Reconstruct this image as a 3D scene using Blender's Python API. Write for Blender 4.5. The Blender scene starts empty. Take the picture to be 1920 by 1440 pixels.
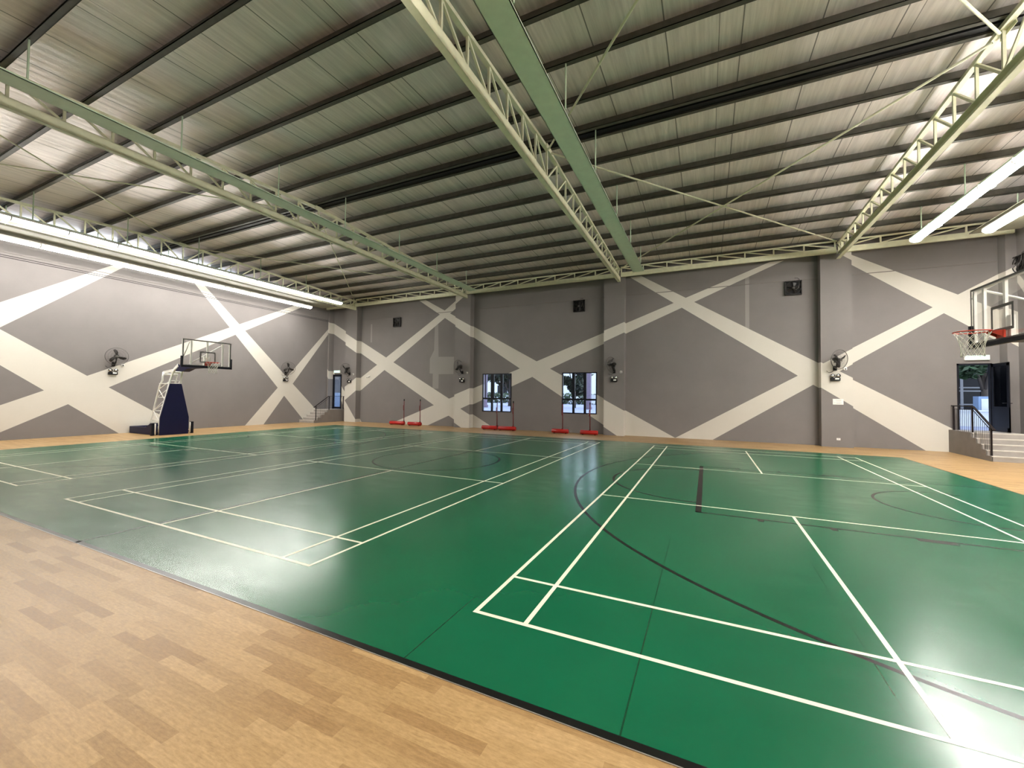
import bpy, bmesh, math, random
from math import sin, cos, pi, radians, sqrt, atan2
from mathutils import Vector, Matrix
random.seed(7)
SC = bpy.context.scene
COL = SC.collection

# ------------------------------------------------------------------ camera
def make_camera():
    yaw, pitch, roll = -0.4438152, 0.0270032, 0.0110811
    f = 767.012
    fw = Vector((sin(yaw)*cos(pitch), cos(yaw)*cos(pitch), sin(pitch)))
    r0 = Vector((cos(yaw), -sin(yaw), 0))
    u0 = r0.cross(fw)
    r = cos(roll)*r0 + sin(roll)*u0
    u = -sin(roll)*r0 + cos(roll)*u0
    cd = bpy.data.cameras.new('camera')
    cd.sensor_fit = 'HORIZONTAL'; cd.sensor_width = 36.0
    cd.lens = f/1920*36.0
    cd.clip_start = 0.05; cd.clip_end = 400
    co = bpy.data.objects.new('camera', cd)
    COL.objects.link(co)
    m = Matrix((r, u, -fw)).transposed().to_4x4()
    m.translation = Vector((1.81744516, -3.08556238, 1.86916286))
    co.matrix_world = m
    SC.camera = co
make_camera()

# ------------------------------------------------------------------ world, exposure
W = bpy.data.worlds.new('world'); SC.world = W; W.use_nodes = True
wn = W.node_tree.nodes; wl = W.node_tree.links
wn.clear()
sky = wn.new('ShaderNodeTexSky'); sky.sky_type = 'HOSEK_WILKIE'; sky.turbidity = 4.0
sky.sun_direction = Vector((0.3, 0.5, 0.8)).normalized()
mixw = wn.new('ShaderNodeMix'); mixw.data_type = 'RGBA'; mixw.inputs[0].default_value = 0.72
mixw.inputs[7].default_value = (0.80, 0.90, 1.0, 1)
bg = wn.new('ShaderNodeBackground'); bg.inputs[1].default_value = 3.0
wo = wn.new('ShaderNodeOutputWorld')
wl.new(sky.outputs[0], mixw.inputs[6]); wl.new(mixw.outputs[2], bg.inputs[0]); wl.new(bg.outputs[0], wo.inputs[0])
SC.view_settings.view_transform = 'Standard'
SC.view_settings.look = 'None'
SC.view_settings.exposure = 0.95
SC.view_settings.gamma = 1.0
SC.view_settings.use_curve_mapping = False
LAMP_POWER = 37.0          # radiance of the lit diffusers, inner left row
LAMP_OUTER = 26.0          # outer left row
LAMP_RIGHT = 58.0          # inner right row
LAMP_RIGHT_OUTER = 46.0    # outer right row
LAMP_NEAR_FILL = 68.0           # added unseen row that brightens the floor at the near end

# ------------------------------------------------------------------ room numbers
XL, XR, YB, YF = -21.45, 11.3, 17.0, -3.6
YP = 16.6                  # front of the pilasters
RIDGE = 6.7
TR = [-18.85, -10.38, -1.92, 6.44]          # main trusses
def zpur(y): return 8.32 - 0.042*abs(y-RIDGE)      # underside of purlins
def zroof(y): return zpur(y) + 0.285

# ------------------------------------------------------------------ materials
def rgb(r, g, b):
    f = lambda c: (c/255/12.92) if c/255 <= 0.04045 else ((c/255+0.055)/1.055)**2.4
    return (f(r), f(g), f(b), 1)
class NT:
    def __init__(s, name):
        s.m = bpy.data.materials.new(name); s.m.use_nodes = True
        s.n = s.m.node_tree.nodes; s.l = s.m.node_tree.links
        s.b = s.n['Principled BSDF']
    def node(s, t, **k):
        n = s.n.new(t)
        for a, v in k.items(): setattr(n, a, v)
        return n
    def link(s, a, b): s.l.new(a, b)
    def math(s, op, a, b=None, c=None):
        n = s.n.new('ShaderNodeMath'); n.operation = op
        for i, v in enumerate((a, b, c)):
            if v is None: continue
            if isinstance(v, (int, float)): n.inputs[i].default_value = v
            else: s.link(v, n.inputs[i])
        return n.outputs[0]
    def mix(s, f, a, b, blend='MIX'):
        n = s.n.new('ShaderNodeMix'); n.data_type = 'RGBA'; n.blend_type = blend
        for i, v in ((0, f), (6, a), (7, b)):
            if isinstance(v, (int, float)): n.inputs[i].default_value = v
            elif isinstance(v, tuple): n.inputs[i].default_value = v
            else: s.link(v, n.inputs[i])
        return n.outputs[2]
    def obj(s, scale=(1, 1, 1)):
        g = s.n.new('ShaderNodeNewGeometry'); mp = s.n.new('ShaderNodeMapping')
        mp.inputs['Scale'].default_value = scale
        s.link(g.outputs['Position'], mp.inputs[0]); return mp.outputs[0]
    def noise(s, vec, scale=5, detail=3, rough=0.5):
        n = s.n.new('ShaderNodeTexNoise'); n.inputs['Scale'].default_value = scale
        n.inputs['Detail'].default_value = detail; n.inputs['Roughness'].default_value = rough
        if vec is not None: s.link(vec, n.inputs['Vector'])
        return n.outputs[0]
    def ramp(s, fac, stops):
        r = s.n.new('ShaderNodeValToRGB'); s.link(fac, r.inputs[0])
        e = r.color_ramp.elements
        e[0].position, e[0].color = stops[0]
        e[1].position, e[1].color = stops[1]
        for p, c in stops[2:]:
            x = e.new(p); x.color = c
        return r.outputs[0]
    def bump(s, h, strength=0.2, dist=0.01):
        b = s.n.new('ShaderNodeBump'); b.inputs['Strength'].default_value = strength
        b.inputs['Distance'].default_value = dist; s.link(h, b.inputs['Height'])
        s.link(b.outputs[0], s.b.inputs['Normal'])
    def set(s, **k):
        mp = dict(rough='Roughness', metal='Metallic', spec='Specular IOR Level', coat='Coat Weight', coatr='Coat Roughness')
        for a, v in k.items(): s.b.inputs[mp[a]].default_value = v
    def color(s, c):
        if isinstance(c, tuple): s.b.inputs['Base Color'].default_value = c
        else: s.link(c, s.b.inputs['Base Color'])

def simple(name, c, rough=0.5, metal=0.0, var=0.06, scale=6, bump=0.0, spec=0.5, coat=0.0):
    t = NT(name); t.set(rough=rough, metal=metal, spec=spec, coat=coat)
    v = t.obj(); n = t.noise(v, scale, 4)
    d = tuple(x*(1-var*2) for x in c[:3])+(1,); l = tuple(min(1, x*(1+var)) for x in c[:3])+(1,)
    t.color(t.ramp(n, [(0.3, d), (0.7, l)]))
    if bump: t.bump(t.noise(v, scale*12, 2), bump, 0.004)
    return t.m

def wall_paint(name, c, var=0.05):
    t = NT(name); t.set(rough=0.82, spec=0.3)
    v = t.obj(); big = t.noise(v, 0.9, 5, 0.6); fine = t.noise(v, 14, 3)
    d = tuple(x*(1-var) for x in c[:3])+(1,); l = tuple(min(1, x*(1+var)) for x in c[:3])+(1,)
    col = t.ramp(big, [(0.3, d), (0.7, l)])
    f2 = t.math('MULTIPLY', fine, 0.06)
    col = t.mix(f2, col, (c[0]*0.5, c[1]*0.5, c[2]*0.5, 1))
    t.color(col)
    t.bump(t.noise(v, 40, 3), 0.12, 0.004)
    return t.m

M = {}
M['grey'] = wall_paint('grey_wall_paint', (0.202, 0.186, 0.178, 1))
M['white'] = wall_paint('off_white_wall_paint', (0.61, 0.58, 0.515, 1), 0.02)
M['patch'] = wall_paint('repaired_grey_paint', (0.29, 0.275, 0.255, 1), 0.03)
M['steel'] = simple('pale_green_steel_paint', (0.74, 0.735, 0.53, 1), 0.45, var=0.05)
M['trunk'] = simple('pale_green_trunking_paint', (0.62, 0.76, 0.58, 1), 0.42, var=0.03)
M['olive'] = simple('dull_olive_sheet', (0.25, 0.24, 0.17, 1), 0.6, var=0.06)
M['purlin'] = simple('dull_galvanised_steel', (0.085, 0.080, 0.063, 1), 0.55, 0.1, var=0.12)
M['black'] = simple('matt_black', (0.006, 0.006, 0.007, 1), 0.5, spec=0.25)
M['darkframe'] = simple('black_powder_coat', (0.006, 0.007, 0.012, 1), 0.45, spec=0.25)
M['navy'] = simple('navy_vinyl_padding', (0.0030, 0.0035, 0.034, 1), 0.45, var=0.05, spec=0.25)
M['blackpad'] = simple('black_vinyl_padding', (0.004, 0.005, 0.012, 1), 0.45, spec=0.25)
M['whitemetal'] = simple('white_painted_metal', (0.80, 0.79, 0.74, 1), 0.35, var=0.02)
M['boardline'] = simple('grey_board_marking', (0.12, 0.115, 0.11, 1), 0.45, var=0.02)
M['redrim'] = simple('red_rim_paint', (0.50, 0.035, 0.012, 1), 0.35)
M['redpost'] = simple('red_gloss_paint', (0.42, 0.012, 0.010, 1), 0.3)
M['darkred'] = simple('dark_red_post', (0.13, 0.007, 0.006, 1), 0.4)
M['netwhite'] = simple('white_net_cord', (0.62, 0.60, 0.52, 1), 0.8)
M['concrete'] = simple('trowelled_concrete', (0.34, 0.31, 0.285, 1), 0.8, var=0.08, scale=3, bump=0.15)
M['sidegrey'] = simple('grey_painted_render', (0.20, 0.18, 0.165, 1), 0.85, var=0.05, scale=3, bump=0.15)
M['nosing'] = simple('pale_step_nosing', (0.62, 0.58, 0.52, 1), 0.7)
M['rail'] = simple('dark_brown_rail', (0.012, 0.008, 0.009, 1), 0.45, spec=0.25)
M['lens'] = simple('chromed_reflector', (0.85, 0.85, 0.85, 1), 0.12, 0.9)
M['plastic'] = simple('white_plastic', (0.82, 0.80, 0.76, 1), 0.4)
M['motor'] = simple('dark_grey_motor_housing', (0.016, 0.014, 0.012, 1), 0.45, spec=0.3)
M['wire'] = simple('dark_grey_wire', (0.10, 0.095, 0.09, 1), 0.4, 0.5)
M['cable'] = simple('dark_cable', (0.03, 0.025, 0.03, 1), 0.6)
M['alu'] = simple('aluminium_edge', (0.5, 0.49, 0.47, 1), 0.35, 0.7)

def foil():
    t = NT('foil_faced_roof_insulation'); t.set(metal=0.42)
    # streaks running up the slope (along Y), joints between sheets, faint ribs
    st = t.noise(t.obj((5.0, 0.35, 1)), 1.6, 6, 0.65)
    st2 = t.noise(t.obj((22.0, 0.8, 1)), 1.0, 4, 0.6)
    s = t.math('ADD', t.math('MULTIPLY', st, 0.6), t.math('MULTIPLY', st2, 0.4))
    col = t.ramp(s, [(0.30, (0.66, 0.60, 0.57, 1)), (0.70, (1.0, 0.93, 0.89, 1))])
    g = t.n.new('ShaderNodeNewGeometry'); sp = t.n.new('ShaderNodeSeparateXYZ'); t.link(g.outputs['Position'], sp.inputs[0])
    def seam(period, off, w):
        fr = t.math('FRACT', t.math('DIVIDE', t.math('ADD', sp.outputs[0], off), period))
        return t.math('LESS_THAN', fr, w/period)
    j = t.math('MAXIMUM', seam(1.25, 40.1, 0.022), seam(3.1, 41.37, 0.012))
    col = t.mix(t.math('MULTIPLY', j, 0.75), col, (0.07, 0.065, 0.055, 1))
    t.color(col)
    ro = t.ramp(st, [(0.3, (0.40, 0.40, 0.40, 1)), (0.7, (0.56, 0.56, 0.56, 1))])
    t.link(ro, t.b.inputs['Roughness'])
    rib = t.math('SINE', t.math('MULTIPLY', sp.outputs[0], 2*pi/0.25))
    wr = t.noise(t.obj((9.0, 1.2, 1)), 1.5, 4)
    t.bump(t.math('ADD', t.math('MULTIPLY', rib, 0.25), wr), 0.32, 0.02)
    return t.m
M['foil'] = foil()

def wood():
    t = NT('oak_vinyl_plank_floor'); t.set(rough=0.4, spec=0.42)
    g = t.n.new('ShaderNodeNewGeometry'); sp = t.n.new('ShaderNodeSeparateXYZ'); t.link(g.outputs['Position'], sp.inputs[0])
    x, y = sp.outputs[0], sp.outputs[1]
    row = t.math('FLOOR', t.math('DIVIDE', y, 0.085))
    w1 = t.node('ShaderNodeTexWhiteNoise', noise_dimensions='1D'); t.link(row, w1.inputs['W'])
    xs = t.math('ADD', t.math('DIVIDE', x, 0.66), t.math('MULTIPLY', w1.outputs[0], 7.0))
    cell = t.math('FLOOR', xs)
    cmb = t.n.new('ShaderNodeCombineXYZ'); t.link(cell, cmb.inputs[0]); t.link(row, cmb.inputs[1])
    w2 = t.node('ShaderNodeTexWhiteNoise', noise_dimensions='3D'); t.link(cmb.outputs[0], w2.inputs['Vector'])
    tone = t.ramp(w2.outputs[0], [(0.0, (0.315, 0.190, 0.080, 1)), (1.0, (0.465, 0.310, 0.150, 1)), (0.4, (0.395, 0.255, 0.115, 1)), (0.7, (0.435, 0.285, 0.132, 1))])
    grain = t.noise(t.obj((7, 60, 1)), 1.2, 5, 0.6)
    swirl = t.noise(t.obj((9, 26, 1)), 2.2, 3, 0.7)
    gm = t.math('ADD', t.math('MULTIPLY', grain, 0.5), t.math('MULTIPLY', swirl, 0.5))
    dark = t.ramp(gm, [(0.36, (0.70, 0.66, 0.60, 1)), (0.62, (1.06, 1.06, 1.06, 1))])
    wv = t.node('ShaderNodeTexNoise'); wv.inputs['Scale'].default_value = 3.2; wv.inputs['Detail'].default_value = 2.0; wv.inputs['Distortion'].default_value = 2.5
    t.link(t.obj((2.2, 9, 1)), wv.inputs['Vector'])
    ringy = t.math('FRACT', t.math('MULTIPLY', wv.outputs[0], 9.0))
    veins = t.ramp(ringy, [(0.0, (0.84, 0.81, 0.76, 1)), (0.35, (1, 1, 1, 1))])
    t.color(t.mix(0.55, t.mix(0.9, tone, dark, 'MULTIPLY'), veins, 'MULTIPLY'))
    t.link(t.ramp(grain, [(0.3, (0.34, 0.34, 0.34, 1)), (0.7, (0.46, 0.46, 0.46, 1))]), t.b.inputs['Roughness'])
    t.bump(t.math('ADD', gm, t.noise(t.obj((1, 1, 1)), 90, 2)), 0.12, 0.002)
    return t.m
M['wood'] = wood()

def green():
    t = NT('green_vinyl_sports_floor'); t.set(spec=0.62)
    v = t.obj(); n = t.noise(v, 1.1, 5, 0.6)
    col = t.ramp(n, [(0.3, (0.002, 0.094, 0.040, 1)), (0.7, (0.003, 0.108, 0.047, 1))])
    g = t.n.new('ShaderNodeNewGeometry'); sp = t.n.new('ShaderNodeSeparateXYZ'); t.link(g.outputs['Position'], sp.inputs[0])
    fr = t.math('FRACT', t.math('DIVIDE', t.math('ADD', sp.outputs[0], 30.12), 1.5))
    seam = t.math('LESS_THAN', fr, 0.007)
    vis = t.ramp(t.noise(t.obj((0.9, 0.35, 1)), 1.0, 2), [(0.42, (0, 0, 0, 1)), (0.52, (1, 1, 1, 1))])
    seam = t.math('MULTIPLY', seam, t.math('MULTIPLY', vis, 0.8))
    # short scuffs
    sc = t.noise(t.obj((2.2, 14, 1)), 2.0, 3, 0.7)
    scuff = t.ramp(sc, [(0.70, (0, 0, 0, 1)), (0.76, (1, 1, 1, 1))])
    col = t.mix(seam, col, (0.002, 0.03, 0.012, 1))
    t.color(t.mix(t.math('MULTIPLY', scuff, 0.10), col, (0.02, 0.14, 0.08, 1)))
    rn = t.noise(t.obj((1.2, 3.0, 1)), 1.3, 5, 0.65)
    t.link(t.ramp(rn, [(0.3, (0.19, 0.19, 0.19, 1)), (0.7, (0.27, 0.27, 0.27, 1))]), t.b.inputs['Roughness'])
    t.bump(t.noise(v, 3, 2), 0.08, 0.006)
    return t.m
M['green'] = green()
M['lineW'] = simple('cream_court_line', (0.80, 0.755, 0.60, 1), 0.35, var=0.02)
M['lineK'] = simple('black_court_line', (0.004, 0.004, 0.004, 1), 0.3)
M['edge'] = simple('brown_court_edge', (0.09, 0.055, 0.02, 1), 0.4)

def emitter(name, c, s):
    t = NT(name)
    t.color((0.8, 0.8, 0.8, 1))
    t.b.inputs['Emission Color'].default_value = c
    t.b.inputs['Emission Strength'].default_value = s
    return t.m
M['lamp'] = emitter('lit_lamp_diffuser', (1.0, 0.965, 0.915, 1), LAMP_POWER)
M['lamp_right'] = emitter('lit_lamp_diffuser_bright', (1.0, 0.965, 0.915, 1), LAMP_RIGHT)
M['lamp_outer'] = emitter('lit_lamp_diffuser_soft', (1.0, 0.965, 0.915, 1), LAMP_OUTER)
M['lamp_right_outer'] = emitter('lit_lamp_diffuser_right_soft', (1.0, 0.965, 0.915, 1), LAMP_RIGHT_OUTER)
M['lamp_near_fill'] = emitter('fill_lamp_diffuser_warm', (1.0, 0.94, 0.85, 1), LAMP_NEAR_FILL)
M['exit'] = emitter('lit_exit_panel', (0.42, 1.0, 0.80, 1), 0.44)

def glass(name, tint, refl=0.12, rough=0.0, k=0.5):
    t = NT(name); t.n.remove(t.b)
    out = t.n['Material Output']
    tr = t.n.new('ShaderNodeBsdfTransparent'); tr.inputs[0].default_value = tint
    gl = t.n.new('ShaderNodeBsdfGlossy'); gl.inputs['Roughness'].default_value = rough
    fr = t.n.new('ShaderNodeFresnel'); fr.inputs[0].default_value = 1.45
    mx = t.n.new('ShaderNodeMixShader')
    t.link(t.math('ADD', t.math('MULTIPLY', fr.outputs[0], k), refl*0.2), mx.inputs[0])
    t.link(tr.outputs[0], mx.inputs[1]); t.link(gl.outputs[0], mx.inputs[2]); t.link(mx.outputs[0], out.inputs[0])
    return t.m
M['glass'] = glass('clear_window_glass', (0.96, 0.98, 1.0, 1))
M['board'] = glass('clear_backboard', (0.985, 0.985, 0.98, 1), 0.02, 0.0, 0.3)
M['tinted'] = glass('smoky_door_glass', (0.30, 0.33, 0.38, 1))
# outdoors
M['paving'] = simple('pale_outdoor_paving', (0.175, 0.205, 0.33, 1), 0.8, var=0.05, scale=1.5)
M['leaf'] = simple('dark_leaves', (0.008, 0.020, 0.010, 1), 0.6, var=0.3, scale=3)
M['leaf2'] = simple('green_leaves', (0.020, 0.050, 0.022, 1), 0.6, var=0.3, scale=3)
M['bark'] = simple('tree_bark', (0.05, 0.04, 0.035, 1), 0.9)
M['outwhite'] = simple('white_outdoor_wall', (0.50, 0.54, 0.60, 1), 0.8, var=0.03)
M['outblue'] = simple('blue_grey_outdoor_wall', (0.16, 0.24, 0.40, 1), 0.8, var=0.03)
M['purple'] = simple('mauve_outdoor_column', (0.15, 0.12, 0.18, 1), 0.8)
M['louvre'] = simple('dark_louvres', (0.035, 0.045, 0.075, 1), 0.5)
M['darkglass'] = simple('dark_facade_glass', (0.003, 0.004, 0.008, 1), 0.25, spec=0.12)
M['mullion'] = simple('grey_mullion', (0.12, 0.13, 0.16, 1), 0.4)

# ------------------------------------------------------------------ helpers
def BM(): return bmesh.new()
def box(bm, x0, x1, y0, y1, z0, z1, mi=0):
    x0, x1 = sorted((x0, x1)); y0, y1 = sorted((y0, y1)); z0, z1 = sorted((z0, z1))
    v = [bm.verts.new(p) for p in ((x0,y0,z0),(x1,y0,z0),(x1,y1,z0),(x0,y1,z0),(x0,y0,z1),(x1,y0,z1),(x1,y1,z1),(x0,y1,z1))]
    for q in ((0,3,2,1),(4,5,6,7),(0,1,5,4),(1,2,6,5),(2,3,7,6),(3,0,4,7)):
        bm.faces.new([v[i] for i in q]).material_index = mi
def bar(bm, a, b, w, h, up=(0, 0, 1), mi=0):
    """rectangular bar from a to b; w sideways, h along up"""
    a = Vector(a); b = Vector(b); d = (b-a).normalized(); u = Vector(up)
    s = d.cross(u)
    if s.length < 1e-5: s = Vector((1, 0, 0))
    s.normalize(); u = s.cross(d).normalized()
    vs = []
    for p in (a, b):
        for i, j in ((-1,-1),(1,-1),(1,1),(-1,1)):
            vs.append(bm.verts.new(p+s*(w/2*i)+u*(h/2*j)))
    for q in ((0,1,2,3),(7,6,5,4),(0,4,5,1),(1,5,6,2),(2,6,7,3),(3,7,4,0)):
        bm.faces.new([vs[i] for i in q]).material_index = mi
def tube(bm, pts, r, n=8, closed=False, mi=0, cap=True):
    pts = [Vector(p) for p in pts]; N = len(pts)
    rs = r if isinstance(r, (list, tuple)) else [r]*N
    rings = []; prev = None
    for i, p in enumerate(pts):
        if closed: t = (pts[(i+1) % N]-pts[i-1])
        else: t = pts[min(i+1, N-1)]-pts[max(i-1, 0)]
        t.normalize()
        if prev is None:
            a = Vector((0, 0, 1)) if abs(t.z) < 0.9 else Vector((1, 0, 0))
            s = t.cross(a).normalized()
        else:
            s = prev - t*prev.dot(t)
            s = s.normalized() if s.length > 1e-6 else t.orthogonal().normalized()
        prev = s; u = t.cross(s)
        rings.append([bm.verts.new(p+(s*cos(2*pi*k/n)+u*sin(2*pi*k/n))*rs[i]) for k in range(n)])
    for i in range(N if closed else N-1):
        A = rings[i]; B = rings[(i+1) % N]
        for k in range(n):
            f = bm.faces.new((A[k], A[(k+1) % n], B[(k+1) % n], B[k])); f.material_index = mi; f.smooth = True
    if cap and not closed:
        bm.faces.new(rings[0][::-1]).material_index = mi; bm.faces.new(rings[-1]).material_index = mi
def lathe(bm, prof, axis_o, axis_d, n=24, mi=0):
    """prof: list of (distance along axis, radius)"""
    o = Vector(axis_o); d = Vector(axis_d).normalized(); s = d.orthogonal().normalized(); u = d.cross(s)
    rings = []
    for t, r in prof:
        if r < 1e-6: rings.append([bm.verts.new(o+d*t)])
        else: rings.append([bm.verts.new(o+d*t+(s*cos(2*pi*k/n)+u*sin(2*pi*k/n))*r) for k in range(n)])
    for A, B in zip(rings, rings[1:]):
        for k in range(n):
            k2 = (k+1) % n
            if len(A) == 1 and len(B) == 1: continue
            if len(A) == 1: f = bm.faces.new((A[0], B[k2], B[k]))
            elif len(B) == 1: f = bm.faces.new((A[k], A[k2], B[0]))
            else: f = bm.faces.new((A[k], A[k2], B[k2], B[k]))
            f.material_index = mi; f.smooth = True
def prism(bm, poly, d, mi=0):
    """poly: 3D points of one face; d: extrusion vector"""
    d = Vector(d); a = [bm.verts.new(Vector(p)) for p in poly]; b = [bm.verts.new(Vector(p)+d) for p in poly]
    n = len(a)
    bm.faces.new(a[::-1]).material_index = mi; bm.faces.new(b).material_index = mi
    for i in range(n): bm.faces.new((a[i], a[(i+1) % n], b[(i+1) % n], b[i])).material_index = mi
def quadz(bm, pts, z, mi=0):
    f = bm.faces.new([bm.verts.new((x, y, z)) for x, y in pts]); f.material_index = mi
    if f.normal.z < 0: f.normal_flip()
    f.normal_update()
    if f.normal.z < 0: f.normal_flip()
def rect(bm, x0, x1, y0, y1, z): quadz(bm, [(x0,y0),(x1,y0),(x1,y1),(x0,y1)], z)

def obj(name, bm, mats, parent=None, bevel=0.0, fixn=True, loc=None):
    if fixn: bmesh.ops.recalc_face_normals(bm, faces=bm.faces)
    me = bpy.data.meshes.new(name); bm.to_mesh(me); bm.free()
    if not isinstance(mats, (list, tuple)): mats = [mats]
    for m in mats: me.materials.append(m)
    o = bpy.data.objects.new(name, me); COL.objects.link(o)
    if parent is not None: o.parent = parent
    if loc is not None: o.location = loc
    if bevel:
        b = o.modifiers.new('bevel', 'BEVEL'); b.width = bevel; b.segments = 2; b.limit_method = 'ANGLE'; b.angle_limit = radians(40)
    return o
def tag(o, label=None, cat=None, group=None, kind=None):
    if label: o['label'] = label
    if cat: o['category'] = cat
    if group: o['group'] = group
    if kind: o['kind'] = kind
    return o
def thing(name, label, cat, loc=(0, 0, 0), rz=0.0, group=None, kind=None):
    o = bpy.data.objects.new(name, None); COL.objects.link(o); o.empty_display_size = 0.1
    o.location = loc; o.rotation_euler = (0, 0, rz)
    return tag(o, label, cat, group, kind)
def shift(bm, v): bmesh.ops.translate(bm, verts=bm.verts, vec=Vector(v))
def dup(root, loc, rz=None, label=None, group=None):
    r = root.copy(); COL.objects.link(r); r.location = loc
    if rz is not None: r.rotation_euler = (0, 0, rz)
    if label: r['label'] = label
    if group: r['group'] = group
    for ch in list(root.children):
        c = ch.copy(); COL.objects.link(c); c.parent = r
        for g in list(ch.children):
            d = g.copy(); COL.objects.link(d); d.parent = c
    return r

# ------------------------------------------------------------------ floor and court
bm = BM(); rect(bm, XL, XR, YF, YB, 0.0)
r = bmesh.ops.extrude_face_region(bm, geom=bm.faces[:])
bmesh.ops.translate(bm, verts=[v for v in r['geom'] if isinstance(v, bmesh.types.BMVert)], vec=(0, 0, -0.2))
floor = tag(obj('floor', bm, M['wood']), 'oak-look plank floor around the green court', 'floor', kind='structure')
GX0, GX1, GY0, GY1 = -17.85, 7.5, -0.8, 14.2
bm = BM(); box(bm, GX0, GX1, GY0, GY1, 0.0, 0.003)
court = obj('court_surface', bm, M['green'], floor)
court['label'] = 'green vinyl court surface'
# badminton lines
bm = BM(); zl = 0.0044; w = 0.04
def hline(y, x0, x1): rect(bm, x0, x1, y, y+w, zl)
def vline(x, y0, y1): rect(bm, x, x+w, y0, y1, zl+0.0003)
for cx in (0.0, -8.14, -16.34):
    vline(cx, 0, 13.4); vline(cx+6.06, 0, 13.4); vline(cx+0.46, 0, 13.4); vline(cx+5.60, 0, 13.4)
    for y in (0, 0.76, 4.68, 8.68, 12.60, 13.36): hline(y, cx, cx+6.1)
    vline(cx+3.03, 0, 4.7); vline(cx+3.03, 8.7, 13.4)
bl = obj('badminton_lines', bm, M['lineW'], court, fixn=False); bl['label'] = 'cream badminton court lines'
# basketball lines
bm = BM(); zb = 0.0037; w = 0.05
def arc(cx, cy, r, a0, a1, n=64, wd=0.05):
    P = [(a0+(a1-a0)*i/n) for i in range(n+1)]
    for p, q in zip(P, P[1:]):
        quadz(bm, [(cx+(r-wd)*cos(p), cy+(r-wd)*sin(p)), (cx+r*cos(p), cy+r*sin(p)), (cx+r*cos(q), cy+r*sin(q)), (cx+(r-wd)*cos(q), cy+(r-wd)*sin(q))], zb)
CX = (GX0+GX1)/2
rect(bm, GX0, GX1, GY0, GY0+0.055, zb)
rect(bm, CX-0.025, CX+0.025, GY0, GY1, zb)
arc(CX, RIDGE, 1.8, 0, 2*pi, 96)
for s, bx in ((1, GX1), (-1, GX0)):
    hx = bx - s*1.575
    ang = math.asin(6.6/6.75); base = pi if s > 0 else 0
    arc(hx, RIDGE, 6.75, base-ang, base+ang, 110)
    xe = hx - s*6.75*cos(ang)
    for y in (0.1, 13.25): rect(bm, min(xe, bx), max(xe, bx), y, y+0.05, zb)
    ft = bx - s*5.85
    rect(bm, min(ft, ft+s*0.09), max(ft, ft+s*0.09), 4.25, 9.15, zb)
    for y in (4.25, 9.10): rect(bm, min(ft, bx), max(ft, bx), y, y+0.05, zb)
    arc(ft, RIDGE, 1.8, base-pi/2, base+pi/2, 48)
    arc(hx, RIDGE, 1.3, base-pi/2, base+pi/2, 48)
    for yy in (8.0-0.05, 5.4): rect(bm, min(hx, bx-s*1.2), max(hx, bx-s*1.2), yy, yy+0.05, zb)
    for d0, d1 in ((4.90, 4.98), (4.0, 4.08), (2.75, 3.15)):
        a, b = sorted((bx-s*d0, bx-s*d1))
        rect(bm, a, b, 4.15, 4.25, zb); rect(bm, a, b, 9.15, 9.25, zb)
k = obj('basketball_lines', bm, M['lineK'], court, fixn=False); k['label'] = 'black basketball court lines'
bm = BM()
rect(bm, GX1-0.03, GX1, GY0, GY1, zb+0.0002); rect(bm, GX0, GX1, GY1-0.03, GY1, zb+0.0002)
k = obj('court_edging', bm, M['edge'], court, fixn=False); k['label'] = 'thin brown edge line'
bm = BM(); box(bm, GX0, GX1, GY0-0.006, GY0, 0.0, 0.004)
k = obj('edge_strip', bm, M['alu'], court); k['label'] = 'thin pale edge strip'

# ------------------------------------------------------------------ painted walls
BACK = {'g': [(-21.7,3.8),(-18.6,-0.05),(-19.7,-0.1),(-21.7,3.45)],
 'b1': [(-21.85,6.92),(-8.75,0.0),(-10.7,0.0),(-21.7,6.12)],
 'b2': [(-20.12,2.1),(-12.24,6.82),(-11.05,7.6),(-10.0,7.85),(-12.21,6.38),(-18.93,1.96),(-20.3,1.05)],
 'b3': [(-13.62,7.6),(0.53,0.0),(-2.02,0.0),(-14.1,7.6)],
 'b4': [(-16.15,0.0),(4.25,7.6),(4.75,7.6),(-13.3,0.0)],
 'b6': [(-0.97,7.6),(9.8,0.83),(11.0,0.0),(9.07,0.0),(-1.5,7.6)],
 'b7': [(0.53,0.0),(11.4,6.5),(11.4,6.2),(2.06,0.0)],
 'b8': [(6.85,7.6),(11.4,4.8),(11.4,3.6),(6.25,7.7)]}
SIDE = {'a': [(0.9,4.02),(5.75,7.6),(6.02,7.6),(0.9,2.81)],
 'b': [(-0.5,5.95),(8.37,0.0),(5.77,0.0),(-0.5,5.05)],
 'c': [(-0.1,0.0),(14.6,7.6),(15.05,7.6),(1.9,0.0)],
 'd': [(8.25,7.6),(14.98,0.0),(16.58,0.0),(8.66,7.6)],
 'e': [(17.1,6.79),(11.2,0.0),(12.26,0.0),(17.1,6.54)]}
PATCH = [[(-12.9,6.08),(-12.66,6.06),(-12.6,4.1),(-11.5,4.07),(-11.53,3.06),(-12.57,3.06),(-12.57,2.2),(-13.0,2.2),(-13.0,3.1),(-13.23,3.12),(-13.23,4.0),(-12.93,4.5)],
 [(3.33,7.1),(3.48,7.1),(3.48,4.16),(3.33,4.16)], [(-18.0,6.4),(-17.88,6.4),(-17.88,5.2),(-18.0,5.2)]]
def inpoly(p, poly):
    x, y = p; c = False; n = len(poly)
    for i in range(n):
        x1, y1 = poly[i]; x2, y2 = poly[(i+1) % n]
        if (y1 > y) != (y2 > y) and x < (x2-x1)*(y-y1)/(y2-y1)+x1: c = not c
    return c
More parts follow.
